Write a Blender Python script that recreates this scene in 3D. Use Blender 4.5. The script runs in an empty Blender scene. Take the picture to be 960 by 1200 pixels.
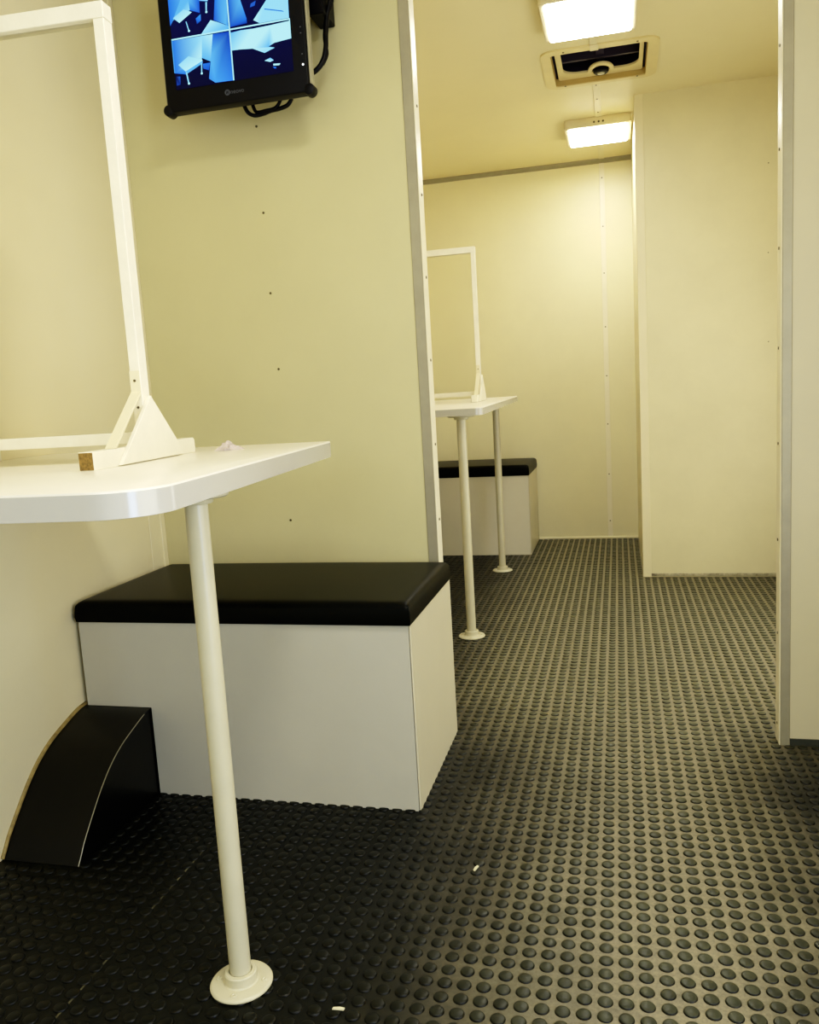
import bpy, bmesh, math, random
import numpy as np
from mathutils import Matrix, Vector
random.seed(7)
U = 0.029            # one floor-stud pitch in metres; all layout numbers below are in stud pitches
C = bpy.context.scene.collection
PI = math.pi
H = 29.949           # camera height
ZC = 69.8            # ceiling height
XL, XR = -41.55, 30.5
YP = 69.0            # front face of the cross partition
YB = 162.3           # far end wall
Y0 = -34.0           # rear wall, behind the camera

# ------------------------------------------------------------------ materials
def nmat(name):
    m = bpy.data.materials.new(name); m.use_nodes = True
    nt = m.node_tree
    return m, nt, nt.nodes['Principled BSDF'], nt.nodes.new, nt.links.new
def srgb(r, g, b):
    f = lambda c: (c/255/12.92) if c/255 <= .04045 else ((c/255+.055)/1.055)**2.4
    return (f(r), f(g), f(b), 1)
def paint(name, col, rough=.45, var=.06, scale=3.0, bump=.0, bscale=120., spec=.5, metal=0., col2=None):
    m, nt, p, N, L = nmat(name)
    geo = N('ShaderNodeNewGeometry')
    n1 = N('ShaderNodeTexNoise'); n1.inputs['Scale'].default_value = scale; n1.inputs['Detail'].default_value = 6
    n1.inputs['Roughness'].default_value = .65
    L(geo.outputs['Position'], n1.inputs['Vector'])
    mix = N('ShaderNodeMix'); mix.data_type = 'RGBA'
    a = [c*(1+var) for c in col[:3]]+[1]
    b = list(col2) if col2 else [c*(1-var) for c in col[:3]]+[1]
    mix.inputs[6].default_value = a; mix.inputs[7].default_value = b
    mr = N('ShaderNodeMapRange'); mr.inputs['From Min'].default_value = .35; mr.inputs['From Max'].default_value = .68
    L(n1.outputs['Fac'], mr.inputs['Value']); L(mr.outputs['Result'], mix.inputs[0])
    L(mix.outputs[2], p.inputs['Base Color'])
    p.inputs['Roughness'].default_value = rough; p.inputs['Metallic'].default_value = metal
    p.inputs['Specular IOR Level'].default_value = spec
    if bump:
        n2 = N('ShaderNodeTexNoise'); n2.inputs['Scale'].default_value = bscale; n2.inputs['Detail'].default_value = 3
        L(geo.outputs['Position'], n2.inputs['Vector'])
        bp = N('ShaderNodeBump'); bp.inputs['Strength'].default_value = bump; bp.inputs['Distance'].default_value = .002
        L(n2.outputs['Fac'], bp.inputs['Height']); L(bp.outputs['Normal'], p.inputs['Normal'])
    return m
M = {}
M['wall'] = paint('cream_wall', srgb(230,219,182), .42, .035, 2.0, .12, 60)
M['wall_part'] = paint('cream_partition', srgb(203,195,150), .40, .035, 2.2, .12, 60)
M['wall_pale'] = paint('pale_partition', srgb(196,188,158), .42, .03, 2.5, .12, 60)
M['wall_far'] = paint('far_wall', srgb(232,224,184), .40, .04, 2.0, .12, 60)
M['wall_stub'] = paint('stub_wall', srgb(226,217,178), .40, .05, 2.4, .15, 50)
M['ceiling'] = paint('ceiling_board', srgb(236,225,184), .45, .03, 1.5, .1, 50)
M['trim'] = paint('cream_trim', srgb(232,222,186), .4, .03, 6)
M['reveal'] = paint('reveal_strip', srgb(238,230,202), .35, .03, 6)
M['alu'] = paint('grey_aluminium_trim', srgb(158,152,130), .38, .08, 9, spec=.6, metal=.25)
M['dark_trim'] = paint('dark_skirting', srgb(52,54,46), .5, .2, 14)
M['skirt'] = paint('worn_skirting', srgb(190,182,152), .5, .2, 30, col2=srgb(110,102,80))
M['table'] = paint('white_laminate', srgb(244,238,222), .28, .015, 8, spec=.5)
M['table_edge'] = paint('white_edge_band', srgb(192,189,180), .16, .02, 10, spec=.8)
M['pole'] = paint('cream_painted_steel', srgb(202,195,165), .30, .03, 20, spec=.6)
M['white_wood'] = paint('white_painted_wood', srgb(240,234,212), .42, .04, 18, .15, 140)
M['rawwood'] = paint('raw_wood', srgb(142,114,58), .7, .22, 240, .3, 300, col2=srgb(100,78,34))
M['bench'] = paint('grey_laminate', srgb(192,188,172), .32, .02, 5, .06, 260, spec=.5)
M['bench_cream'] = paint('cream_laminate', srgb(214,206,178), .34, .03, 5, .05, 200)
M['bench_far'] = paint('cream_grey_laminate', srgb(220,213,190), .32, .02, 5, .06, 260)
M['vinyl'] = paint('black_vinyl', srgb(14,15,13), .36, .06, 12, .10, 420, spec=.07)
M['arch'] = paint('black_gloss_sheet', srgb(9,9,8), .30, .1, 15, .05, 60, spec=.28)
M['sealant'] = paint('old_sealant', srgb(150,130,80), .7, .3, 60, .4, 200)
M['blackplastic'] = paint('black_plastic', srgb(10,10,16), .5, .08, 30, spec=.2)
M['silver'] = paint('silver_plastic', srgb(170,165,140), .35, .05, 30, metal=.3)
M['screwhead'] = paint('dull_screw', srgb(96,88,66), .4, .2, 300, metal=.6)
M['housing'] = paint('lamp_housing', srgb(226,214,178), .4, .03, 8)
M['ventframe'] = paint('vent_plastic', srgb(226,210,158), .4, .04, 12)
M['ventwell'] = paint('vent_well', srgb(186,160,96), .5, .06, 12)
M['smoke'] = paint('smoked_dome', srgb(66,60,78), .45, .1, 6, spec=.25)
M['paper'] = paint('tissue', srgb(204,190,182), .85, .08, 60)
M['grit'] = paint('pale_scrap', srgb(214,206,170), .8, .1, 80)

def glass_mat():
    m, nt, p, N, L = nmat('clear_sheet')
    nt.nodes.remove(p)
    out = nt.nodes['Material Output']
    t = N('ShaderNodeBsdfTransparent'); t.inputs['Color'].default_value = (.985,.985,.97,1)
    g = N('ShaderNodeBsdfGlossy'); g.inputs['Roughness'].default_value = .04
    fr = N('ShaderNodeFresnel'); fr.inputs['IOR'].default_value = 1.35
    mx = N('ShaderNodeMixShader')
    L(fr.outputs['Fac'], mx.inputs['Fac']); L(t.outputs[0], mx.inputs[1]); L(g.outputs[0], mx.inputs[2])
    L(mx.outputs[0], out.inputs['Surface'])
    return m
M['clear'] = glass_mat()
def emit_mat(name, col, s):
    m, nt, p, N, L = nmat(name)
    p.inputs['Base Color'].default_value = (*[c*.5 for c in col], 1)
    p.inputs['Emission Color'].default_value = (*col, 1); p.inputs['Emission Strength'].default_value = s
    return m
M['lens'] = emit_mat('lit_diffuser', (1.0,1.0,.93), 31.0)
M['led'] = emit_mat('power_light', (.9,.95,1), 2.5)
M['logo'] = emit_mat('grey_print', (.10,.11,.14), .12)  # unlit printed marks with a faint glow put into their colour

def rubber(name, dusty):
    """dark studded rubber; the valley material carries grey-brown foot dust along the walked aisle"""
    m, nt, p, N, L = nmat(name)
    geo = N('ShaderNodeNewGeometry'); sep = N('ShaderNodeSeparateXYZ'); L(geo.outputs['Position'], sep.inputs[0])
    def math_(op, a, b=None, clamp=False):
        n = N('ShaderNodeMath'); n.operation = op; n.use_clamp = clamp
        for k, v in ((0, a), (1, b)):
            if v is None: continue
            if isinstance(v, (int, float)): n.inputs[k].default_value = v
            else: L(v, n.inputs[k])
        return n.outputs[0]
    def smooth(v, a, b):
        n = N('ShaderNodeMapRange'); n.interpolation_type = 'SMOOTHSTEP'
        n.inputs['From Min'].default_value = a; n.inputs['From Max'].default_value = b
        L(v, n.inputs['Value']); return n.outputs['Result']
    nz = N('ShaderNodeTexNoise'); nz.inputs['Scale'].default_value = 5; nz.inputs['Detail'].default_value = 5; nz.inputs['Roughness'].default_value = .7
    L(geo.outputs['Position'], nz.inputs['Vector'])
    wob = math_('MULTIPLY', math_('SUBTRACT', nz.outputs['Fac'], .5), .30)
    x = math_('ADD', sep.outputs['X'], wob); y = sep.outputs['Y']
    # front room: dust only along the aisle; beyond the partition: across the open floor
    aisle = math_('MULTIPLY', smooth(x, -15*U, 2.5*U), smooth(x, 14*U, 4*U))
    far = math_('MULTIPLY', smooth(x, -24*U, -9*U), smooth(x, 32*U, 14*U))
    t = smooth(y, 60*U, 82*U)
    mask = math_('ADD', math_('MULTIPLY', aisle, math_('SUBTRACT', 1.0, t)), math_('MULTIPLY', far, t))
    n2 = N('ShaderNodeTexNoise'); n2.inputs['Scale'].default_value = 22; n2.inputs['Detail'].default_value = 4
    L(geo.outputs['Position'], n2.inputs['Vector'])
    mask = math_('MULTIPLY', mask, smooth(n2.outputs['Fac'], -.25, .55))
    # joints between floor sheets
    def line(v, c, w):
        return math_('LESS_THAN', math_('ABSOLUTE', math_('SUBTRACT', v, c*U)), w*U)
    mix = N('ShaderNodeMix'); mix.data_type = 'RGBA'
    if dusty:
        mix.inputs[6].default_value = srgb(15,17,13); mix.inputs[7].default_value = srgb(136,129,106)
    else:
        mix.inputs[6].default_value = srgb(16,18,14)
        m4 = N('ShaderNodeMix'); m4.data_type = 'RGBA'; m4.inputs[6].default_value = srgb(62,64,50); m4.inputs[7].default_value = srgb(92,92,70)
        L(smooth(y, 48*U, 84*U), m4.inputs[0]); L(m4.outputs[2], mix.inputs[7])  # dusty stud tops turn paler with distance: grazing reflection put into their colour
    L(mask, mix.inputs[0])
    col = mix.outputs[2]
    if dusty:
        seam = math_('MAXIMUM', math_('MULTIPLY', line(sep.outputs['X'], -28.05, .06), math_('LESS_THAN', y, 54*U)), line(y, 79.0, .12))
        seam = math_('MULTIPLY', seam, smooth(nz.outputs['Fac'], .42, .60))
        m2 = N('ShaderNodeMix'); m2.data_type = 'RGBA'; m2.inputs[7].default_value = srgb(120,116,92)
        L(seam, m2.inputs[0]); L(col, m2.inputs[6]); col = m2.outputs[2]
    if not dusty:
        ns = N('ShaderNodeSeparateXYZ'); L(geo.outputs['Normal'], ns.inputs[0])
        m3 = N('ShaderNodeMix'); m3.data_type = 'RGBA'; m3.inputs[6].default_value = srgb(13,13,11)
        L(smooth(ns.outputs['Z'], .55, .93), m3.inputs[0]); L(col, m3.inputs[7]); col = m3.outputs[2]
    # fine grit and stud-to-stud wear
    n3 = N('ShaderNodeTexNoise'); n3.inputs['Scale'].default_value = 150 if dusty else 34; n3.inputs['Detail'].default_value = 5; n3.inputs['Roughness'].default_value = .75
    L(geo.outputs['Position'], n3.inputs['Vector'])
    hs = N('ShaderNodeHueSaturation'); L(col, hs.inputs['Color'])
    g = N('ShaderNodeMapRange'); g.inputs['From Min'].default_value = .3; g.inputs['From Max'].default_value = .7
    g.inputs['To Min'].default_value = .66 if dusty else .55; g.inputs['To Max'].default_value = 1.22 if dusty else 1.35
    L(n3.outputs['Fac'], g.inputs['Value']); L(g.outputs['Result'], hs.inputs['Value']); col = hs.outputs['Color']
    L(col, p.inputs['Base Color'])
    rr = N('ShaderNodeMapRange'); rr.inputs['To Min'].default_value = .40 if dusty else .30; rr.inputs['To Max'].default_value = .55 if dusty else .38
    L(n2.outputs['Fac'], rr.inputs['Value']); L(rr.outputs['Result'], p.inputs['Roughness'])
    p.inputs['Specular IOR Level'].default_value = .25
    return m
M['rubber_valley'] = rubber('rubber_valley', True)
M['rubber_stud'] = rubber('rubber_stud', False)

# ------------------------------------------------------------------ mesh helpers (inputs in stud pitches)
class MB:
    def __init__(s): s.bm = bmesh.new()
    def box(s, x0, x1, y0, y1, z0, z1, bev=0, seg=2):
        bm = bmesh.new()
        v = [bm.verts.new((x, y, z)) for x in (x0, x1) for y in (y0, y1) for z in (z0, z1)]
        for f in ((0,1,3,2),(4,6,7,5),(0,4,5,1),(2,3,7,6),(0,2,6,4),(1,5,7,3)): bm.faces.new([v[i] for i in f])
        if bev: bmesh.ops.bevel(bm, geom=list(bm.edges), offset=bev, segments=seg, profile=.5, affect='EDGES')
        return s.merge(bm)
    def merge(s, bm):
        bmesh.ops.recalc_face_normals(bm, faces=bm.faces)
        me = bpy.data.meshes.new('tmp'); bm.to_mesh(me); bm.free(); s.bm.from_mesh(me); bpy.data.meshes.remove(me); return s
    def prism(s, pts, a, b, axis='z', bev=0, seg=2):
        """polygon pts extruded from a to b along axis (x: pts are (y,z); y: pts are (x,z); z: pts are (x,y))"""
        bm = bmesh.new()
        def P(p, t):
            return {'x': (t, p[0], p[1]), 'y': (p[0], t, p[1]), 'z': (p[0], p[1], t)}[axis]
        A = [bm.verts.new(P(p, a)) for p in pts]; B = [bm.verts.new(P(p, b)) for p in pts]
        n = len(pts)
        bm.faces.new(A); bm.faces.new(B[::-1])
        for i in range(n): bm.faces.new((A[i], B[i], B[(i+1) % n], A[(i+1) % n]))
        bmesh.ops.recalc_face_normals(bm, faces=bm.faces)
        if bev:
            es = [e for e in bm.edges if len(e.link_faces) == 2 and e.calc_face_angle() > .6]
            bmesh.ops.bevel(bm, geom=es, offset=bev, segments=seg, profile=.5, affect='EDGES')
        return s.merge(bm)
    def lathe(s, prof, c=(0,0,0), n=40, axis='z'):
        bm = bmesh.new(); rings = []
        for r, z in prof:
            ring = []
            for k in range(n):
                a = 2*PI*k/n; q = (r*math.cos(a), r*math.sin(a), z)
                if axis == 'y': q = (q[0], q[2], q[1])
                if axis == 'x': q = (q[2], q[0], q[1])
                ring.append(bm.verts.new((c[0]+q[0], c[1]+q[1], c[2]+q[2])))
            rings.append(ring)
        for A, B in zip(rings, rings[1:]):
            for k in range(n): bm.faces.new((A[k], A[(k+1) % n], B[(k+1) % n], B[k]))
        bm.faces.new(rings[0][::-1]); bm.faces.new(rings[-1])
        return s.merge(bm)
    def tube(s, pts, r, n=10):
        bm = bmesh.new(); rings = []
        P = [Vector(p) for p in pts]
        for i, p in enumerate(P):
            t = (P[min(i+1, len(P)-1)]-P[max(i-1, 0)]).normalized()
            a = t.cross(Vector((.3, .2, .93))).normalized(); b = t.cross(a)
            rings.append([bm.verts.new(p+(a*math.cos(2*PI*k/n)+b*math.sin(2*PI*k/n))*r) for k in range(n)])
        for A, B in zip(rings, rings[1:]):
            for k in range(n): bm.faces.new((A[k], A[(k+1) % n], B[(k+1) % n], B[k]))
        bm.faces.new(rings[0]); bm.faces.new(rings[-1])
        return s.merge(bm)
    def build(s, name, mat, parent=None, org=(0,0,0), smooth=None, loc=None):
        me = bpy.data.meshes.new(name)
        for v in s.bm.verts: v.co = (v.co-Vector(org))*U
        s.bm.normal_update()
        s.bm.to_mesh(me); s.bm.free()
        me.materials.append(mat)
        if smooth:
            for p in me.polygons: p.use_smooth = True
            me.set_sharp_from_angle(angle=math.radians(smooth))
        o = bpy.data.objects.new(name, me); C.objects.link(o)
        if parent: o.parent = parent
        else: o.location = Vector(org)*U
        return o
def round_poly(x0, x1, y0, y1, radii, n=8):
    """rounded rectangle, radii for corners (x0y0, x1y0, x1y1, x0y1)"""
    out = []
    for (cx, cy, sx, sy, r, a0) in ((x0,y0,1,1,radii[0],PI), (x1,y0,-1,1,radii[1],1.5*PI), (x1,y1,-1,-1,radii[2],0), (x0,y1,1,-1,radii[3],.5*PI)):
        if r <= 0: out.append((cx, cy)); continue
        for k in range(n+1):
            a = a0+.5*PI*k/n
            out.append((cx+sx*r+r*math.cos(a), cy+sy*r+r*math.sin(a)))
    return out
def empty(name, loc, label, cat, group=None, rotz=0):
    o = bpy.data.objects.new(name, None); C.objects.link(o)
    o.location = Vector(loc)*U; o.rotation_euler = (0, 0, rotz); o.empty_display_size = .05
    return tag(o, label, cat, group)
def tag(o, label, cat, group=None):
    o['label'] = label; o['category'] = cat
    if group: o['group'] = group
    return o
def struct(o, label=None):
    o['kind'] = 'structure'
    if label: o['label'] = label
    return o
def dup(o, parent=None):
    c = o.copy(); C.objects.link(c)
    if parent: c.parent = parent
    for ch in list(o.children): dup(ch, c)
    return c
def screw_proto(r=.13):
    return [(r, 0), (r, .04), (r*.7, .07), (.02, .075)]

# ------------------------------------------------------------------ studded rubber floor (one mesh; surface pattern)
def make_floor():
    xs0, ys0 = -4.2554, 36.6123
    ii = range(-37, 35); jj = range(-24, 126)
    cen = []
    for j in jj:
        y = ys0+j
        for i in ii:
            x = xs0+i
            if y > YB-.4 or x < XL+.4 or x > XR-.4: continue
            if x > 3.2 and y > 129.5: continue
            if x < -14.6 and 54.75 < y < 70.2: continue
            if (x > 12.2) and 69.2 < y < 70.4: continue
            if x < -35.7 and 44.4 < y < 55: continue
            if x < -15.7 and y > 147.4: continue
            if abs(y-79.0) < .3: continue
            cen.append((x, y))
    cen = np.array(cen)
    near = cen[:, 1] < 84
    V = []; F = []; MI = []; off = 0
    x0, x1, y0, y1 = XL-1, XR+1, Y0-1, YB+1
    V.append(np.array([(x0,y0,0),(x1,y0,0),(x1,y1,0),(x0,y1,0)])); F += [(0,1,2,3)]; MI += [0]; off = 4
    rng = np.random.default_rng(3)
    for sel, n, prof in ((near, 16, [(.385,0),(.375,.035),(.345,.078),(.30,.09),(.16,.108)]), (~near, 10, [(.38,0),(.36,.06),(.27,.098)])):
        cs = cen[sel]
        a = np.linspace(0, 2*PI, n, endpoint=False)
        base = np.array([(r*np.cos(t), r*np.sin(t), z) for r, z in prof for t in a]+[(0,0,prof[-1][1]+.008)])
        fl = []; mi = []
        for k in range(len(prof)-1):
            for q in range(n):
                fl.append((k*n+q, k*n+(q+1) % n, (k+1)*n+(q+1) % n, (k+1)*n+q)); mi.append(1)
        t = (len(prof)-1)*n
        for q in range(n): fl.append((t+q, t+(q+1) % n, len(base)-1)); mi.append(1)
        nb = len(base)
        for k, (cx, cy) in enumerate(cs):
            tx, ty = rng.normal(0, .018, 2)
            b = base.copy(); b[:, 2] = b[:, 2]*rng.uniform(.9, 1.1)+np.where(b[:, 2] > 0, b[:, 0]*tx+b[:, 1]*ty, 0)
            b[:, 0] += cx; b[:, 1] += cy
            V.append(b)
            F += [tuple(off+i for i in f) for f in fl]; MI += mi; off += nb
    V = np.concatenate(V)*U
    me = bpy.data.meshes.new('floor')
    me.from_pydata([tuple(v) for v in V.tolist()], [], F)
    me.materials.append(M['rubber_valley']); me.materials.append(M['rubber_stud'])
    me.polygons.foreach_set('material_index', MI)
    me.polygons.foreach_set('use_smooth', [True]*len(MI))
    me.update()
    o = bpy.data.objects.new('floor', me); C.objects.link(o)
    return struct(o)
make_floor()

# ------------------------------------------------------------------ room shell
T = 1.5
struct(MB().box(XL-2, XL, Y0-2, YB+2, 0, ZC).build('wall_left', M['wall']))
struct(MB().box(XR, XR+2, Y0-2, YB+2, 0, ZC).build('wall_right', M['wall']))
struct(MB().box(XL, XR, YB, YB+2, 0, ZC).build('wall_back', M['wall_far']))
# ceiling with an opening for the roof vent
vx0, vx1, vy0, vy1 = -7.35, 4.65, 109.8, 121.45
cb = MB()
cb.box(XL-2, XR+2, Y0-2, vy0, ZC, ZC+1.5); cb.box(XL-2, XR+2, vy1, YB+2, ZC, ZC+1.5)
cb.box(XL-2, vx0, vy0, vy1, ZC, ZC+1.5); cb.box(vx1, XR+2, vy0, vy1, ZC, ZC+1.5)
struct(cb.build('ceiling', M['ceiling']))
# rear wall behind the camera with a window added to let in cool light
wx0, wx1, wz0, wz1 = -22., 2., 34., 54.
rb = MB()
rb.box(XL, wx0, Y0-2, Y0, 0, ZC); rb.box(wx1, XR, Y0-2, Y0, 0, ZC)
rb.box(wx0, wx1, Y0-2, Y0, 0, wz0); rb.box(wx0, wx1, Y0-2, Y0, wz1, ZC)
struct(rb.build('wall_rear', M['wall']))
wf = MB(); wf.box(wx0-.8, wx1+.8, Y0, Y0+.5, wz0-.8, wz0); wf.box(wx0-.8, wx1+.8, Y0, Y0+.5, wz1, wz1+.8)
wf.box(wx0-.8, wx0, Y0, Y0+.5, wz0, wz1); wf.box(wx1, wx1+.8, Y0, Y0+.5, wz0, wz1)
win = struct(wf.build('added_window_1', M['alu']))
MB().box(wx0, wx1, Y0-1.1, Y0-.95, wz0, wz1).build('pane', M['clear'], win)

# cross partition: two panels with a full-height opening between, header above the frame of view
XO0, XO1 = -15.35, 12.1
pl = struct(MB().box(XL, XO0, YP, YP+T, 0, ZC).build('wall_middle_left', M['wall_part'], None, (XO0, YP, 0)))
pr = struct(MB().box(XO1, XR, YP, YP+T, 0, ZC).build('wall_middle_right', M['wall_pale'], None, (XO1, YP, 0)))
struct(MB().box(XO0, XO1, YP, YP+T, 67.2, ZC).build('wall_header', M['wall_part']))
for (x, z) in ((-28.94,39.2),(-29.0,45.9),(-28.75,32.7),(-28.75,19.3),(-29.0,52.9)):
    MB().lathe([(.11,0),(.10,-.03),(.02,-.04)], (x, YP, z), 10, 'y').build('screw', M['screwhead'], pl, (XO0, YP, 0))
# grey metal edge strips on the partition faces, pale strips lining the opening
def edge_trim(n, x0, x1, y0, y1, z0, z1, mat, label=None):
    return struct(MB().box(x0, x1, y0, y1, z0, z1, .04, 1).build('trim_%d' % n, mat, None, (x0, y0, z0)), label)
edge_trim(1, XO0-.85, XO0, YP-.12, YP, 0, 67.2, M['alu'])
edge_trim(2, XO1, XO1+.72, YP-.12, YP, 0, 67.2, M['alu'])
t3 = edge_trim(3, XO0, XO0+.08, YP-.1, YP+T, 0, 67.2, M['reveal'])
t4 = edge_trim(4, XO1-.08, XO1, YP-.1, YP+T, 0, 67.2, M['reveal'])
for z in (52.9,46.0,39.4,32.6,25.5,19.0,12.4,5.8):
    MB().lathe([(.12,0),(.11,.05),(.02,.07)], (XO0+.08, YP+.75, z), 12, 'x').build('screw', M['screwhead'], t3, (XO0, YP-.1, 0))
for z in (53.4,46.2,39.1,31.7,24.4,16.8,9.2,1.6):
    MB().lathe([(.12,0),(.11,-.05),(.02,-.07)], (XO1-.08, YP+.75, z), 12, 'x').build('screw', M['screwhead'], t4, (XO1-.08, YP-.1, 0))
# corner strip at the left wall, beside the partition
edge_trim(5, XL, XL+.10, 66.5, YP, 0, ZC, M['trim'])
edge_trim(6, XL, XL+.22, 68.3, YP, 0, ZC, M['trim'])
# dark skirting of the right partition
struct(MB().box(XO1+.72, XR, YP-.10, YP, 0, .62, .03, 1).build('baseboard_middle_right', M['dark_trim']))

# stub wall of the far room, facing the opening
XS = 3.15; YS = 129.44
st = struct(MB().box(XS+.1, XR, YS+.05, YB, 0, ZC).build('wall_stub', M['wall_stub'], None, (XS, YS, 0)))
edge_trim(7, XS, XS+1.22, YS-.12, YS+.3, 0, ZC, M['trim'])
struct(MB().box(XS+1.22, XR, YS-.1, YS+.05, .12, .55, .05, 1).build('baseboard_stub', M['skirt']))
for (x, z) in ((20.9,58.5),(20.9,46.5),(20.95,34.2)):
    MB().lathe([(.08,0),(.07,-.03),(.02,-.04)], (x, YS+.05, z), 10, 'y').build('screw', M['screwhead'], st, (XS, YS, 0))
# far wall details
struct(MB().box(XL, XS+.1, YB-.3, YB, 0, .45, .1, 2).build('baseboard_back', M['trim']))
struct(MB().prism([(YB,ZC),(YB,ZC-.75),(YB-.2,ZC-.7),(YB-.55,ZC-.25),(YB-.55,ZC)], XL, XS+.1, 'x').build('trim_8', M['alu']))
t9 = edge_trim(9, -2.4, -1.5, YB-.16, YB, .45, ZC-.75, M['reveal'])
for z in (66.5,58,49.7,40,31,22,12.5,3.5):
    MB().lathe([(.12,0),(.11,-.04),(.02,-.05)], (-1.95, YB-.16, z), 10, 'y').build('screw', M['screwhead'], t9, (-2.4, YB-.16, .45))
t10 = edge_trim(10, -2.4, -1.45, 121.7, 137.2, ZC-.16, ZC, M['trim'])
for y in (122.7,128.5,134.5):
    MB().lathe([(.12,0),(.11,-.04),(.02,-.05)], (-1.92, y, ZC-.16), 10).build('screw', M['screwhead'], t10, (-2.4, 121.7, ZC-.16))
edge_trim(11, -2.4, -1.45, 147.3, YB-.75, ZC-.16, ZC, M['trim'])
edge_trim(12, -2.35, -1.5, 103.2, 108.6, ZC-.16, ZC, M['trim'])
# old sealant bead where the left wall meets the wheel arch
# ------------------------------------------------------------------ wheel arch
def arch_profile():
    # (y, z) along the curved sheet, from the floor up to the crown and on under the bench
    return [(44.35,0),(44.75,.55),(45.23,1.25),(46.19,2.35),(47.61,3.85),(49.0,5.0),(50.53,5.85),(52.45,6.52),(54.0,6.95),(55.5,7.05),(60,7.05),(68.2,7.05)]
def catmull(p, n=5):
    out = []
    for i in range(len(p)-1):
        a, b, c, d = p[max(i-1,0)], p[i], p[i+1], p[min(i+2, len(p)-1)]
        for k in range(n):
            t = k/n
            out.append(tuple(.5*((2*b[q])+(-a[q]+c[q])*t+(2*a[q]-5*b[q]+4*c[q]-d[q])*t*t+(-a[q]+3*b[q]-3*c[q]+d[q])*t**3) for q in (0,1)))
    out.append(p[-1]); return out
org = (-38.4, 49, 0)
wa = empty('wheel_arch', org, 'black curved sheet wheel arch against left wall beside near bench', 'wheel arch')
prof = catmull(arch_profile()[:10], 5)
MB().prism(prof+[(68.2,7.05),(68.2,0)], XL, -35.62, 'x').build('side_cheek', M['arch'], wa, org)
pp = [(y-.06, z+.05) for y, z in prof]
top = MB().prism(pp+[(54.45, 6.95)]+[(y, z) for y, z in prof[::-1]][5:], XL, -35.56, 'x').build('curved_top', M['arch'], wa, org, smooth=40)
MB().tube([(-35.56, y-.05, z+.04) for y, z in prof[:40]], .035, 6).build('edge_highlight', M['alu'], wa, org)  # pale line standing in for the glossy highlight along the sheet edge
MB().tube([(XL+.05, y-.1, z+.1) for y, z in prof[:44]], .16, 6).build('sealant_bead', M['sealant'], wa, org)

# ------------------------------------------------------------------ benches
def cushion_mesh(x0, x1, y0, y1, z0, z1, crown):
    """padded slab: rounded edges, gently domed top"""
    nx, ny = 40, 22; r = .62
    bm = bmesh.new()
    def shell(u, v):
        x = x0+(x1-x0)*u; y = y0+(y1-y0)*v
        d = max(min(x-x0, x1-x, y-y0, y1-y), 0)
        e = min(d/.55, 1)
        ze = (1-(1-e)**2)**.5
        dome = (max(math.sin(PI*u), 0)**.6)*(max(math.sin(PI*v), 0)**.6)
        return x, y, z0+(z1-z0)*.70+(z1-z0)*.30*ze+crown*dome
    def sp(k, n):       # denser at the edges
        t = k/n; return .5-.5*math.cos(PI*t)
    g = [[bm.verts.new(shell(sp(i, nx), sp(j, ny))) for j in range(ny+1)] for i in range(nx+1)]
    for i in range(nx):
        for j in range(ny): bm.faces.new((g[i][j], g[i+1][j], g[i+1][j+1], g[i][j+1]))
    rim = [g[i][0] for i in range(nx)]+[g[nx][j] for j in range(ny)]+[g[i][ny] for i in range(nx, 0, -1)]+[g[0][j] for j in range(ny, 0, -1)]
    cx, cy = (x0+x1)/2, (y0+y1)/2
    rings = [rim]
    for (ins, z) in ((-.06, z0+(z1-z0)*.25), (.0, z0+.05), (.12, z0)):
        ring = []
        for v in rim:
            x = min(max(v.co.x, x0+ins), x1-ins); y = min(max(v.co.y, y0+ins), y1-ins)
            if ins < 0:
                x = x0+ins if v.co.x-x0 < 1e-5 else (x1-ins if x1-v.co.x < 1e-5 else v.co.x)
                y = y0+ins if v.co.y-y0 < 1e-5 else (y1-ins if y1-v.co.y < 1e-5 else v.co.y)
            ring.append(bm.verts.new((x, y, z)))
        rings.append(ring)
    for A, B in zip(rings, rings[1:]):
        for k in range(len(A)):
            bm.faces.new((A[k], A[(k+1) % len(A)], B[(k+1) % len(A)], B[k]))
    bm.faces.new(rings[-1])
    bmesh.ops.recalc_face_normals(bm, faces=bm.faces)
    m = MB(); m.merge(bm); return m
def make_bench(x0, x1, y0, y1, zt, zc, notch, label, side_mat, crown=.25, front_mat=None):
    org = ((x0+x1)/2, y0, 0)
    b = empty('bench', org, label, 'bench', 'box benches with black cushions')
    if notch:
        nx, nz = notch
        front = [(x0,nz),(nx,nz),(nx,0),(x1-.14,0),(x1-.14,zt),(x0,zt)]
    else: front = [(x0,0),(x1-.14,0),(x1-.14,zt),(x0,zt)]
    MB().prism(front, y0, y0+.6, 'y').build('front_panel', front_mat or M['bench'], b, org)
    MB().box(x1-.10, x1, y0+.02, y1, 0, zt, .02, 1).build('side_panel', side_mat, b, org)
    MB().box(x0+.05, x1-.4, y0+.6, y1, zt-.6, zt-.02).build('lid_board', M['bench'], b, org)
    cu = cushion_mesh(x0-.02, x1+.05, y0-.22, y1-.05, zt+.02, zc, crown).build('cushion', M['vinyl'], b, org, smooth=50)
    # stitched corner folds
    for (cx, cy) in ((x1-.05, y0+.0),):
        MB().tube([(cx, cy-.05, zt+.12), (cx+.03, cy-.08, zt+.6), (cx-.0, cy+.0, zt+1.0), (cx-.35, cy+.35, zt+1.42)], .045, 6).build('corner_seam', M['vinyl'], cu, org)
    return b
make_bench(-41.1, -14.45, 54.6, 68.85, 13.85, 15.5, (-35.5, 7.1),
           'near box bench with black vinyl cushion and a notch around the wheel arch', M['bench_cream'])
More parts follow.
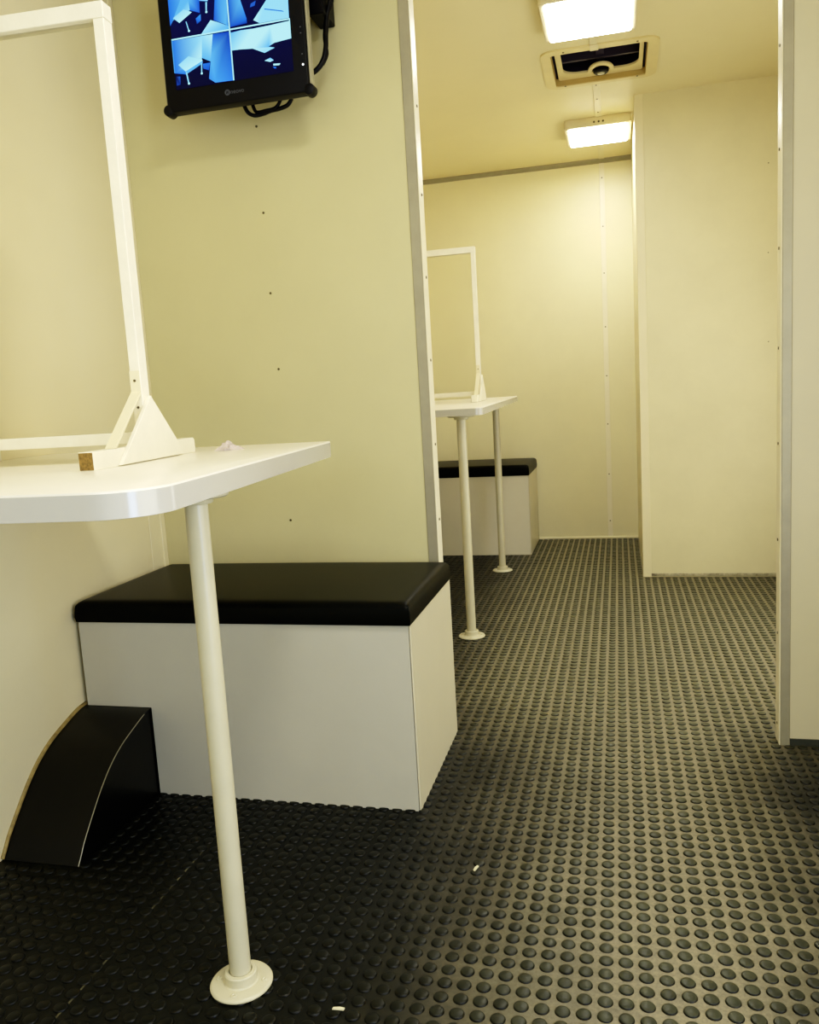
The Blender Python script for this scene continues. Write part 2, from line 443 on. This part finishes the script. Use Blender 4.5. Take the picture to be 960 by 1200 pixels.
make_bench(-41.1, -15.6, 147.3, 161.9, 14.3, 16.2, None,
           'far box bench with black cushion in the corner of the back room', M['bench_cream'], .25, M['bench_far'])

# ------------------------------------------------------------------ tables
def leg(table, org, x, y, zt, label_top=True):
    l = MB().lathe([(.555,.06),(.555,zt-.05)], (x,y,0), 36).build('leg', M['pole'], table, org, smooth=40)
    MB().lathe([(1.62,.10),(1.62,.16),(1.56,.24),(1.5,.27),(.92,.30),(.86,.36),(.84,.78),(.79,.84),(.60,.84),(.60,.4)], (x,y,0), 48).build('floor_flange', M['pole'], l, org, smooth=35)
    MB().lathe([(.60,zt-.6),(.78,zt-.6),(.82,zt-.55),(.84,zt-.34),(1.5,zt-.30),(1.58,zt-.24),(1.58,zt)], (x,y,0), 40).build('top_flange', M['pole'], l, org, smooth=35)
    for a in (-1.45, .15, 1.7, 3.25):
        MB().lathe([(.17,.26),(.16,.31),(.1,.33),(.05,.29)], (x+1.22*math.cos(a), y+1.22*math.sin(a), 0), 12).build('screw', M['pole'], l, org, smooth=40)
    return l
def corner(pts, k, r, n=10):
    a, b, c = Vector(pts[k-1]), Vector(pts[k]), Vector(pts[(k+1) % len(pts)])
    u, v = (a-b).normalized(), (c-b).normalized()
    ang = u.angle(v); d = r/math.tan(ang/2)
    p0, p1 = b+u*d, b+v*d
    cen = b+(u+v).normalized()*(r/math.sin(ang/2))
    a0 = math.atan2((p0-cen).y, (p0-cen).x); a1 = math.atan2((p1-cen).y, (p1-cen).x)
    da = (a1-a0+PI) % (2*PI)-PI
    return [tuple(cen+Vector((math.cos(a0+da*t/n), math.sin(a0+da*t/n)))*r) for t in range(n+1)]
def make_table(poly, r, z0, z1, legs, label, tilt=0):
    org = (legs[0][0], legs[0][1], 0)
    t = empty('table', org, label, 'table', 'white wall tables on floor poles')
    pts = [poly[0]]+corner(poly, 1, r)+corner(poly, 2, .25, 4)+[poly[3]]
    m = MB().prism(pts, z0, z1, 'z', .06, 2)
    def sl(v):
        v.co.z += tilt*(v.co.y-poly[0][1])
    for v in m.bm.verts: sl(v)
    o = m.build('tabletop', M['table'], t, org, smooth=30)
    e = MB().prism([(x, y) for x, y in pts], z0+.03, z1-.10, 'z')
    # thin edge band wrapped around the exposed rim
    cxm = sum(p[0] for p in pts)/len(pts); cym = sum(p[1] for p in pts)/len(pts)
    for v in e.bm.verts:
        d = Vector((v.co.x-cxm, v.co.y-cym)).normalized()*.012
        v.co.x += d.x; v.co.y += d.y; sl(v)
    e.build('edge_band', M['table_edge'], o, org, smooth=30)
    for x, y in legs: leg(t, org, x, y, z0+tilt*(y-poly[0][1])+.02)
    return t
make_table([(XL+.05, 26.0), (-16.85, 27.0), (-19.3, 54.55), (XL+.05, 54.55)], 2.4, 25.9, 27.0, [(-19.7, 35.8)],
           'near white table with rounded corner on one steel pole, beside the wheel arch')
make_table([(XL+.05, 93.8), (-14.9, 93.8), (-16.0, 138.0), (XL+.05, 138.0)], .9, 27.02, 27.9, [(-18.0, 97.3), (-19.1, 134.1)],
           'far white table on two poles seen through the partition opening', .0125)

# ------------------------------------------------------------------ screens on the tables
def make_screen(loc, rot, Hh, Lh, fy0, fy1, label, zrail=1.0, w=.62, bare=True, tilt=0):
    s = empty('table_screen', loc, label, 'screen', 'clear screens in white wooden frames', rot)
    W = M['white_wood']; s.rotation_euler[0] = tilt
    for k, x1 in enumerate((0, -Lh+w)):
        x0 = x1-w
        MB().box(x0, x1, -.45, .45, .95, Hh-.85, .03, 1).build('post', W, s)
        f = MB().prism([(fy0,0),(fy1,0),(fy1,.75),(fy1-.06,.88),(fy1-.2,.95),(fy0,.95)], x0-.2, x1, 'x', .03, 1).build('foot', W, s)
        if bare: MB().box(x0-.18, x1-.02, fy0-.03, fy0+.01, .03, .92, .02, 1).build('end_grain', M['rawwood'], f)['label'] = 'bare brown end of the foot'
        gx = (x1, x1+.24) if k == 0 else (x0-.24, x0)
        MB().prism([(-3.9,.06),(3.65,.06),(2.95,1.0),(.12,3.7)], gx[0], gx[1], 'x', .03, 1).build('gusset', W, s)
        br = MB().prism([(-.46,5.1),(-.46,3.85),(-3.75,.97),(-4.0,.97),(-.56,3.95),(-.56,5.1)], x0+.03, x1-.03, 'x').build('brace', M['trim'], s)
        for z in (4.55,):
            MB().lathe([(.08,0),(.07,-.04),(.02,-.05)], ((x0+x1)/2, -.56, z), 12, 'y').build('screw', M['screwhead'], br)
        MB().lathe([(.08,0),(.07,-.04),(.02,-.05)], ((x0+x1)/2, -.45, 3.05), 12, 'y').build('screw', M['screwhead'], br)
    MB().box(-Lh, 0.02, -.47, .47, Hh-.85, Hh, .03, 1).build('top_rail', W, s)
    MB().box(-Lh+w, -w, -.32, .32, zrail, zrail+.66, .03, 1).build('bottom_rail', W, s)
    MB().box(-Lh+w-.1, -w+.1, -.06, .06, zrail+.5, Hh-.7).build('clear_pane', M['clear'], s)
    return s
make_screen((-26.15, 43.0, 27.0), math.radians(4.0), 24.55, 14.6, -6.2, 5.9,
            'tall clear screen in white wooden frame standing on the near table')
make_screen((-19.0, 120.0, 28.24), math.radians(2.0), 21.5, 15, -5.5, 5.2,
            'clear screen in white frame standing on the far table in the back room', .75, .6, False, math.atan(.0125))

# crumpled tissue on the near table
bm = bmesh.new(); bmesh.ops.create_icosphere(bm, subdivisions=3, radius=1)
for v in bm.verts:
    n = random.uniform(.8, 1.2); q = v.co.copy()
    k = max(q.z, 0)
    v.co = Vector((q.x*1.0*(1-.75*k)*n, q.y*.8*(1-.75*k)*n, max(q.z, -.02)*.55*n if q.z > 0 else 0.0))
bmesh.ops.dissolve_degenerate(bm, dist=1e-4, edges=bm.edges)
tm = MB(); tm.merge(bm)
tag(tm.build('tissue', M['paper']), 'small crumpled pale tissue on the near table behind the screen foot', 'tissue').location = Vector((-24.6, 49.6, 27.0))*U
for (x, y, a, lab) in ((-9.33, 47.83, 1.3, 'tiny pale scrap on rubber floor in front of the near bench corner'),
                       (-14.04, 34.81, .1, 'tiny pale scrap on dark rubber floor right of the near pole base')):
    s_ = tag(MB().prism([(-.30,-.07),(.28,-.09),(.31,.05),(.05,.10),(-.27,.06)], 0, .06, 'z').build('paper_scrap', M['grit']), lab, 'scrap', 'scraps on the floor')
    s_.location = Vector((x+.0, y, .115))*U; s_.rotation_euler = (0, 0, a)

# ------------------------------------------------------------------ ceiling lights
def make_light(x, y, label):
    org = (x, y, ZC)
    l = empty('ceiling_light', org, label, 'ceiling light', 'square ceiling lights of the back room')
    q = round_poly(x-5.0, x+5.0, y-5.25, y+5.25, (.5,)*4, 4)
    m = MB().prism(q, ZC-1.3, ZC, 'z', .12, 2); m.build('housing', M['housing'], l, org, smooth=35)
    MB().prism(round_poly(x-4.45, x+4.45, y-4.7, y+4.7, (.4,)*4, 6), ZC-1.5, ZC-1.28, 'z', .1, 2).build('diffuser', M['lens'], l, org, smooth=35)
    for dx in (-.7, 0, .65):
        MB().lathe([(.16,0),(.15,-.05),(.02,-.06)], (x+dx+.2, y-5.25, ZC-.75), 12, 'y').build('screw', M['screwhead'], l, org)
    return l
make_light(-2.1, 142.2, 'lit square ceiling light beyond the roof vent, near the far wall')
make_light(-2.1, 97.9, 'lit square ceiling light in front of the roof vent')

# ------------------------------------------------------------------ roof vent
org = (-1.2, 115.2, ZC)
v = empty('roof_vent', org, 'cream roof vent with smoked dome and crank handle between the ceiling lights', 'vent')
def ring(outer, inner, z0, z1):
    """flat frame between two rounded outlines with the same number of points"""
    bm = bmesh.new(); n = len(outer)
    A = [bm.verts.new((*p, z0)) for p in outer]; B = [bm.verts.new((*p, z0)) for p in inner]
    Cc = [bm.verts.new((*p, z1)) for p in outer]; D = [bm.verts.new((*p, z1)) for p in inner]
    for i in range(n):
        j = (i+1) % n
        bm.faces.new((A[i],A[j],B[j],B[i])); bm.faces.new((Cc[i],D[i],D[j],Cc[j]))
        bm.faces.new((A[i],Cc[i],Cc[j],A[j])); bm.faces.new((B[i],B[j],D[j],D[i]))
    m = MB(); m.merge(bm); return m
fo = round_poly(-8.35, 5.8, 108.7, 122.2, (1.7,)*4, 8); fi = round_poly(-7.15, 4.45, 110.0, 121.3, (.5,)*4, 8)
fl = ring(fo, fi, ZC-.22, ZC).build('flange', M['ventframe'], v, org, smooth=35)
for (x, y) in ((-5.5,109.4),(3.2,109.4),(-5.9,121.2),(3.4,121.2)):
    MB().lathe([(.14,0),(.13,-.05),(.02,-.06)], (x, y, ZC-.22), 12).build('screw', M['screwhead'], fl, org)
ring(round_poly(-7.25, 4.55, 109.9, 121.35, (.5,)*4, 8), round_poly(-7.1, 4.4, 110.05, 121.2, (.4,)*4, 8), ZC-.1, ZC+.78).build('well', M['ventwell'], v, org, smooth=35)
pn = ring(round_poly(-6.72, 4.05, 110.35, 121.1, (.4,)*4, 8), round_poly(-6.0, 3.55, 111.2, 119.3, (.3,.3,1.9,1.9), 8), ZC+.5, ZC+.75).build('inner_panel', M['ventframe'], v, org, smooth=35)
dm = ring(round_poly(-7.25, 4.55, 109.9, 121.35, (.5,)*4, 8), round_poly(-7.0, 4.3, 110.15, 121.1, (.4,)*4, 8), ZC+.8, ZC+2.9)
dm.prism(round_poly(-7.05, 4.35, 110.1, 121.1, (.4,)*4, 6), ZC+2.6, ZC+2.9, 'z')
dm.box(-6.9, 4.2, 116.6, 117.1, ZC+1.2, ZC+2.6); dm.box(-1.75, -.75, 110.4, 120.8, ZC+1.5, ZC+2.6)
dm.build('smoked_dome', M['smoke'], v, org)
hd = MB()
hp = []
for k in range(17):
    a = PI*k/16; hp.append((-1.2+1.65*math.cos(a), 118.8-2.7*math.sin(a)))
for k in range(17):
    a = PI*(16-k)/16; hp.append((-1.2+1.15*math.cos(a), 118.8-1.8*math.sin(a)))
hd.prism(hp, ZC+.25, ZC+.55, 'z', .06, 1)
hn = hd.build('handle_guard', M['ventframe'], v, org, smooth=35)
MB().lathe([(1.0,.9),(1.0,.2),(.85,.02),(.2,0)], (-1.2, 118.9, ZC), 24).build('crank_knob', M['blackplastic'], v, org, smooth=35)
MB().lathe([(.5,.02),(.45,-.1),(.1,-.12)], (-1.2, 118.9, ZC), 20).build('knob_cap', M['silver'], v, org, smooth=35)
cl = MB().box(-2.35, -1.35, 108.5, 109.8, ZC-.42, ZC-.2, .05, 1).build('cable_clip', M['trim'], v, org)

# ------------------------------------------------------------------ monitor
mx, my, mz = -28.35, 64.0, 53.3
mo = empty('monitor', (mx, my, mz), 'black security monitor showing four camera views, hung high on the partition', 'monitor')
BP = M['blackplastic']
MB().box(-6.05, 6.0, 0, 1.1, -.1, 10.5, .12, 3).build('casing', BP, mo, smooth=40)
MB().box(-4.6, 4.6, 1.05, 2.6, 1.2, 9.4, .3, 2).build('rear_cover', BP, mo, smooth=40)
for x in (-6.0, 5.95):
    MB().lathe([(.28,-.14),(.42,-.04),(.44,.2),(.44,.75),(.32,.9)], (x, .1, .12), 20, 'y').build('rubber_corner', BP, mo, smooth=40)
    MB().lathe([(.28,-.14),(.42,-.04),(.44,.2),(.44,.75),(.32,.9)], (x, .1, 10.3), 20, 'y').build('rubber_corner', BP, mo, smooth=40)
for x0, x1 in ((6.0, 6.16), (-6.21, -6.05)):
    MB().box(x0, x1, .25, .95, .5, 10.0, .04, 1).build('side_strip', M['silver'], mo)['label'] = 'pale strip along the side of the casing'
# bracket to the partition
br = MB().box(-1.6, 1.6, 2.6, 3.3, 3.5, 7.2, .08, 1).box(-.7, .7, 3.3, 4.6, 4.6, 6.2, .05, 1).box(-2.4, 2.4, 4.6, 5.0, 2.8, 8.0, .05, 1)
br.build('wall_bracket', BP, mo)
MB().box(5.6, 6.9, 2.1, 4.9, 6.2, 9.6, .08, 1).build('power_adapter', BP, mo)
def curve(p, n=6):
    out = []
    for i in range(len(p)-1):
        a, b, c, d = p[max(i-1,0)], p[i], p[i+1], p[min(i+2, len(p)-1)]
        for k in range(n):
            t = k/n
            out.append(tuple(.5*((2*b[q])+(-a[q]+c[q])*t+(2*a[q]-5*b[q]+4*c[q]-d[q])*t*t+(-a[q]+3*b[q]-3*c[q]+d[q])*t**3) for q in range(3)))
    out.append(p[-1]); return out
MB().tube(curve([(7.6,3.4,11.5),(7.55,3.4,9.2),(7.3,3.2,7.6),(6.9,3.0,6.4),(6.75,2.8,5.0),(6.75,2.5,3.8),(6.5,2.4,2.9),(5.9,2.3,2.2),(4.5,2.2,1.6)]), .20, 8).build('cable', BP, mo, smooth=60)
MB().tube(curve([(7.2,3.0,11.5),(7.1,2.9,9.0),(7.2,2.9,7.4),(6.75,2.9,5.9),(6.6,2.8,4.6),(6.8,2.6,3.4),(6.4,2.5,2.6)]), .13, 8).build('cable', BP, mo, smooth=60)
MB().tube(curve([(-.3,1.9,.4),(.0,1.9,-.25),(.5,2.0,-.55),(1.2,2.1,-.5),(1.9,2.1,-.35),(2.6,2.1,-.3),(3.4,2.0,-.15),(3.8,2.0,.3)]), .16, 8).build('cable', BP, mo, smooth=60)
MB().tube(curve([(.4,2.0,.4),(.7,2.0,-.3),(1.5,2.0,-.32),(2.4,2.0,-.2),(2.9,2.0,.4)]), .14, 8).build('cable', BP, mo, smooth=60)
MB().lathe([(.07,0),(.07,-.03),(.02,-.04)], (5.66, 0, 1.88), 12, 'y').build('power_light', M['led'], mo)
for z in (4.56, 4.13, 2.64):
    MB().box(5.6, 5.7, -.02, 0, z-.04, z+.04).build('button_mark', M['logo'], mo)

# the lit picture: flat coloured shapes on the screen face
def screen_picture():
    polys = []
    D1, D2 = (4,6,46), (10,14,72)
    A, B_, Cc, W = (40,110,225), (90,170,248), (140,215,255), (170,240,255)
    def P(pts, cols): polys.append((pts, cols if isinstance(cols, list) else [cols]*len(pts)))
    P([(-5.08,1.5),(4.88,1.5),(4.88,8.95),(-5.1,8.95)], [D1,D1,D2,D2])
    # lower left camera
    P([(-5.05,5.16),(-2.48,5.15),(-2.63,3.71),(-2.67,3.36),(-3.94,3.13),(-4.14,2.56),(-5.07,2.76)], [A,Cc,W,Cc,B_,A,A])
    P([(-2.48,5.15),(-1.56,5.12),(-1.93,3.19),(-2.65,3.56)], [Cc,W,B_,B_])
    P([(-1.56,5.12),(-.17,5.11),(-.14,1.55),(-1.67,1.59),(-2.19,1.96),(-1.85,3.59)], [(30,90,210),(20,60,170),(50,120,235),(70,150,245),(60,130,235),B_])
    P([(-3.79,3.85),(-2.53,3.37),(-4.15,2.77),(-4.72,3.33)], [Cc,W,W,Cc])
    P([(-4.15,2.77),(-2.53,3.37),(-2.55,3.19),(-4.14,2.53)], B_)
    P([(-4.13,2.71),(-4.02,2.7),(-3.9,1.88),(-4.01,1.86)], Cc); P([(-2.75,3.19),(-2.66,3.18),(-2.73,2.45),(-2.81,2.46)], Cc)
    for cx, cz in ((-3.94,1.84),(-2.77,2.43)): P([(cx+.1*math.cos(k), cz+.08*math.sin(k)) for k in np.linspace(0, 2*PI, 9)[:-1]], W)
    P([(-2.62,3.5),(-1.96,3.19),(-2.01,3.05),(-2.62,3.14)], D1)
    P([(-2.62,3.11),(-1.97,3.11),(-2.13,2.57),(-2.59,2.76)], [A,A,(30,80,190),(40,100,210)])
    P([(-5.02,2.51),(-4.64,2.46),(-4.67,1.86),(-5.0,1.83)], [D1,(40,100,200),(20,50,130),(30,70,160)])
    # upper left camera
    P([(-5.1,8.9),(-3.5,8.9),(-3.36,7.9),(-3.31,7.14),(-4.82,6.62),(-5.1,6.25)], [A,B_,B_,Cc,B_,A])
    P([(-3.5,8.9),(-2.6,8.9),(-2.45,7.76),(-2.48,6.81),(-3.31,7.14),(-3.36,7.9)], [A,A,A,(30,80,200),A,B_])
    P([(-3.84,7.28),(-3.15,6.97),(-4.29,6.36),(-4.8,6.79)], [Cc,W,W,Cc])
    P([(-3.75,6.37),(-3.68,6.38),(-3.5,5.68),(-3.58,5.67)], Cc); P([(-1.93,7.5),(-1.8,7.48),(-1.88,6.8),(-1.98,6.79)], Cc)
    for cx, cz in ((-3.53,5.66),(-1.92,6.78)): P([(cx+.1*math.cos(k), cz+.08*math.sin(k)) for k in np.linspace(0, 2*PI, 9)[:-1]], W)
    P([(-2.6,8.2),(-1.6,8.0),(-1.71,7.64),(-1.76,7.53),(-2.43,7.67)], [Cc,W,W,B_,B_])
    P([(-2.86,6.46),(-2.42,6.71),(-2.44,6.25),(-2.8,6.04)], [A,(70,150,230),A,(20,60,150)])
    P([(-1.14,7.55),(-1.1,8.9),(-.15,8.9),(-.15,7.38),(-.18,5.32),(-.39,5.64),(-1.36,6.11)], [A,A,A,B_,A,B_,(30,80,200)])
    P([(-1.63,6.15),(-1.04,5.91),(-.16,5.49),(-.18,5.27),(-2.54,5.24)], [W,Cc,B_,B_,Cc])
    # upper right camera
    P([(0,8.9),(.8,8.9),(.97,7.2),(1.37,5.81),(1.38,5.46),(-.03,5.4)], [A,B_,B_,A,(20,60,160),(30,80,190)])
    P([(3.6,8.2),(4.87,8.2),(4.85,6.58),(4.82,5.3),(2.42,5.3),(1.92,5.59),(3.12,6.86)], [B_,B_,Cc,Cc,Cc,W,Cc])
    P([(2.91,6.27),(4.32,5.9),(4.47,5.78),(2.86,6.2)], A); P([(1.82,6.79),(2.24,6.93),(2.13,6.6),(1.72,6.53)], (40,90,190))
    # lower right camera
    P([(-.06,5.08),(1.8,4.99),(3.3,5.02),(4.89,5.09),(4.88,3.84),(3.49,3.73),(2.99,3.53),(3.5,3.38),(2.63,3.13),(1.69,3.58),(.6,3.68),(-.07,3.7)], [B_,W,W,W,W,W,B_,Cc,Cc,W,W,Cc])
    P([(.0,5.12),(2.2,5.12),(1.6,5.0),(.8,5.03),(-.04,4.98)], D2)
    P([(2.58,2.57),(3.07,2.72),(3.34,2.5),(3.05,2.42)], [W,B_,Cc,W]); P([(3.28,2.25),(3.88,2.2),(3.75,2.08),(3.27,2.12)], W); P([(3.22,2.05),(3.5,1.99),(3.49,1.89),(3.33,1.91)], A)
    # white dividing lines
    P([(-5.1,5.17),(4.88,5.17),(4.88,5.27),(-5.1,5.27)], W); P([(-.15,1.53),(-.05,1.53),(-.05,8.95),(-.15,8.95)], W)
    P([(4.83,3.85),(4.89,3.85),(4.89,5.2),(4.83,5.2)], W); P([(-5.1,2.76),(-5.04,2.76),(-5.04,5.2),(-5.1,5.2)], B_)
    bm = bmesh.new(); cl_ = bm.loops.layers.float_color.new('Col')
    for k, (pts, cols) in enumerate(polys):
        vs = [bm.verts.new((x*U, (-.03-.0012*k)*U, z*U)) for x, z in pts]
        f = bm.faces.new(vs); f.normal_update()
        if f.normal.y > 0: f.normal_flip()
        cmap = {v_: c for v_, c in zip(vs, cols)}
        for lp in f.loops: lp[cl_] = srgb(*cmap[lp.vert])
    me = bpy.data.meshes.new('screen'); bm.to_mesh(me); bm.free()
    m, nt, p, N, L = nmat('lit_screen')
    at = N('ShaderNodeVertexColor'); at.layer_name = 'Col'
    L(at.outputs['Color'], p.inputs['Emission Color']); p.inputs['Emission Strength'].default_value = 1.05
    p.inputs['Base Color'].default_value = (.004,.004,.006,1); p.inputs['Roughness'].default_value = .3; p.inputs['Specular IOR Level'].default_value = .08
    me.materials.append(m)
    o = bpy.data.objects.new('screen', me); C.objects.link(o); o.parent = mo
screen_picture()
# maker's mark under the picture: a small round badge and lettering
def text_mesh(s, size):
    cu = bpy.data.curves.new('t', 'FONT'); cu.body = s; cu.size = size; cu.align_x = 'LEFT'; cu.align_y = 'CENTER'; cu.extrude = .0002
    tob = bpy.data.objects.new('t', cu); C.objects.link(tob)
    dg = bpy.context.evaluated_depsgraph_get(); me = bpy.data.meshes.new_from_object(tob.evaluated_get(dg))
    bpy.data.objects.remove(tob); return me
me = text_mesh('neovo', .46*U); me.materials.clear(); me.materials.append(M['logo'])
lo = bpy.data.objects.new('lettering', me); C.objects.link(lo); lo.parent = mo
lo.rotation_euler = (PI/2, 0, 0); lo.location = Vector((-.48, -.03, .74))*U
bg = MB().lathe([(.22,-.02),(.22,-.04),(.02,-.045)], (-.74, 0, .74), 24, 'y').build('badge', M['logo'], mo)
MB().prism([(-.82,.62),(-.78,.62),(-.68,.78),(-.68,.62),(-.64,.62),(-.64,.86),(-.68,.86),(-.78,.70),(-.78,.86),(-.82,.86)], -.07, -.046, 'y').build('badge_letter', BP, bg)

# ------------------------------------------------------------------ lamps, daylight, added fill, world
def area(name, loc, size, power, col, rot=(0,0,0), sy=None):
    l = bpy.data.lights.new(name, 'AREA'); l.energy = power; l.color = col
    l.shape = 'RECTANGLE'; l.size = size*U; l.size_y = (sy or size)*U
    o = bpy.data.objects.new(name, l); C.objects.link(o); o.location = Vector(loc)*U; o.rotation_euler = rot
    return o
WARM = (1.0,.91,.74)
area('front_ceiling_lamp', (-2.1, 30.0, ZC-.6), 9, 10.5, (1.0,.98,.90))
area('rear_fill', (-2.1, -8.0, ZC-.6), 9, 5, (1.0,.98,.90))  # unseen fill added behind the camera, no fixture modelled
area('window_fill', (-10., Y0-4, 44.), 26, 8, (.72,.84,1.0), (math.radians(90), 0, 0), 20)  # cool fill shining in through the added rear window
area('front_side_fill', (XR-.6, 22.0, 30.0), 44, 10, (1.0,.98,.90), (0, math.radians(90), 0), 36)  # unseen fill added at the right wall to lift the low surfaces
area('doorway_daylight', (XR-.6, -6.0, 26.0), 46, 17, (.48,.66,1.0), (0, math.radians(90), 0), 18)
area('back_side_fill', (XR-.6, 92.0, 26.0), 40, 9, (1.0,1.0,.92), (0, math.radians(90), 0), 36)  # fill added for the far room, hidden behind the right partition
w = bpy.data.worlds.new('world'); bpy.context.scene.world = w; w.use_nodes = True
w.node_tree.nodes['Background'].inputs['Color'].default_value = (.35,.45,.7,1); w.node_tree.nodes['Background'].inputs['Strength'].default_value = .3

# ------------------------------------------------------------------ camera
yaw, pitch, roll = .25105863, .14168896, -.05926438
fwd = Vector((-math.sin(yaw)*math.cos(pitch), math.cos(yaw)*math.cos(pitch), -math.sin(pitch)))
right = Vector((math.cos(yaw), math.sin(yaw), 0)); up = right.cross(fwd)
r2 = right*math.cos(roll)+up*math.sin(roll); u2 = up*math.cos(roll)-right*math.sin(roll)
cd = bpy.data.cameras.new('camera'); co = bpy.data.objects.new('camera', cd); C.objects.link(co)
mw = Matrix((r2, u2, -fwd)).transposed().to_4x4(); mw.translation = Vector((0, 0, H*U))
co.matrix_world = mw
cd.sensor_fit = 'VERTICAL'; cd.sensor_height = 24; cd.lens = 974.8/1200*24; cd.clip_start = .02
sc = bpy.context.scene; sc.camera = co
sc.view_settings.view_transform = 'Standard'; sc.view_settings.look = 'None'; sc.view_settings.exposure = .14
vs = sc.view_settings; vs.use_curve_mapping = True
cm = vs.curve_mapping; cm.use_clip = False; cm.extend = 'EXTRAPOLATED'
cc = cm.curves[3]
for x_, y_ in ((.006,.0018),(.03,.019),(.15,.155),(.4,.43),(.7,.66)): cc.points.new(x_, y_)
cc.points[len(cc.points)-1].location = (1.0, .81)
cm.update()
sc.cycles.use_denoising = True; sc.cycles.max_bounces = 10; sc.cycles.diffuse_bounces = 6
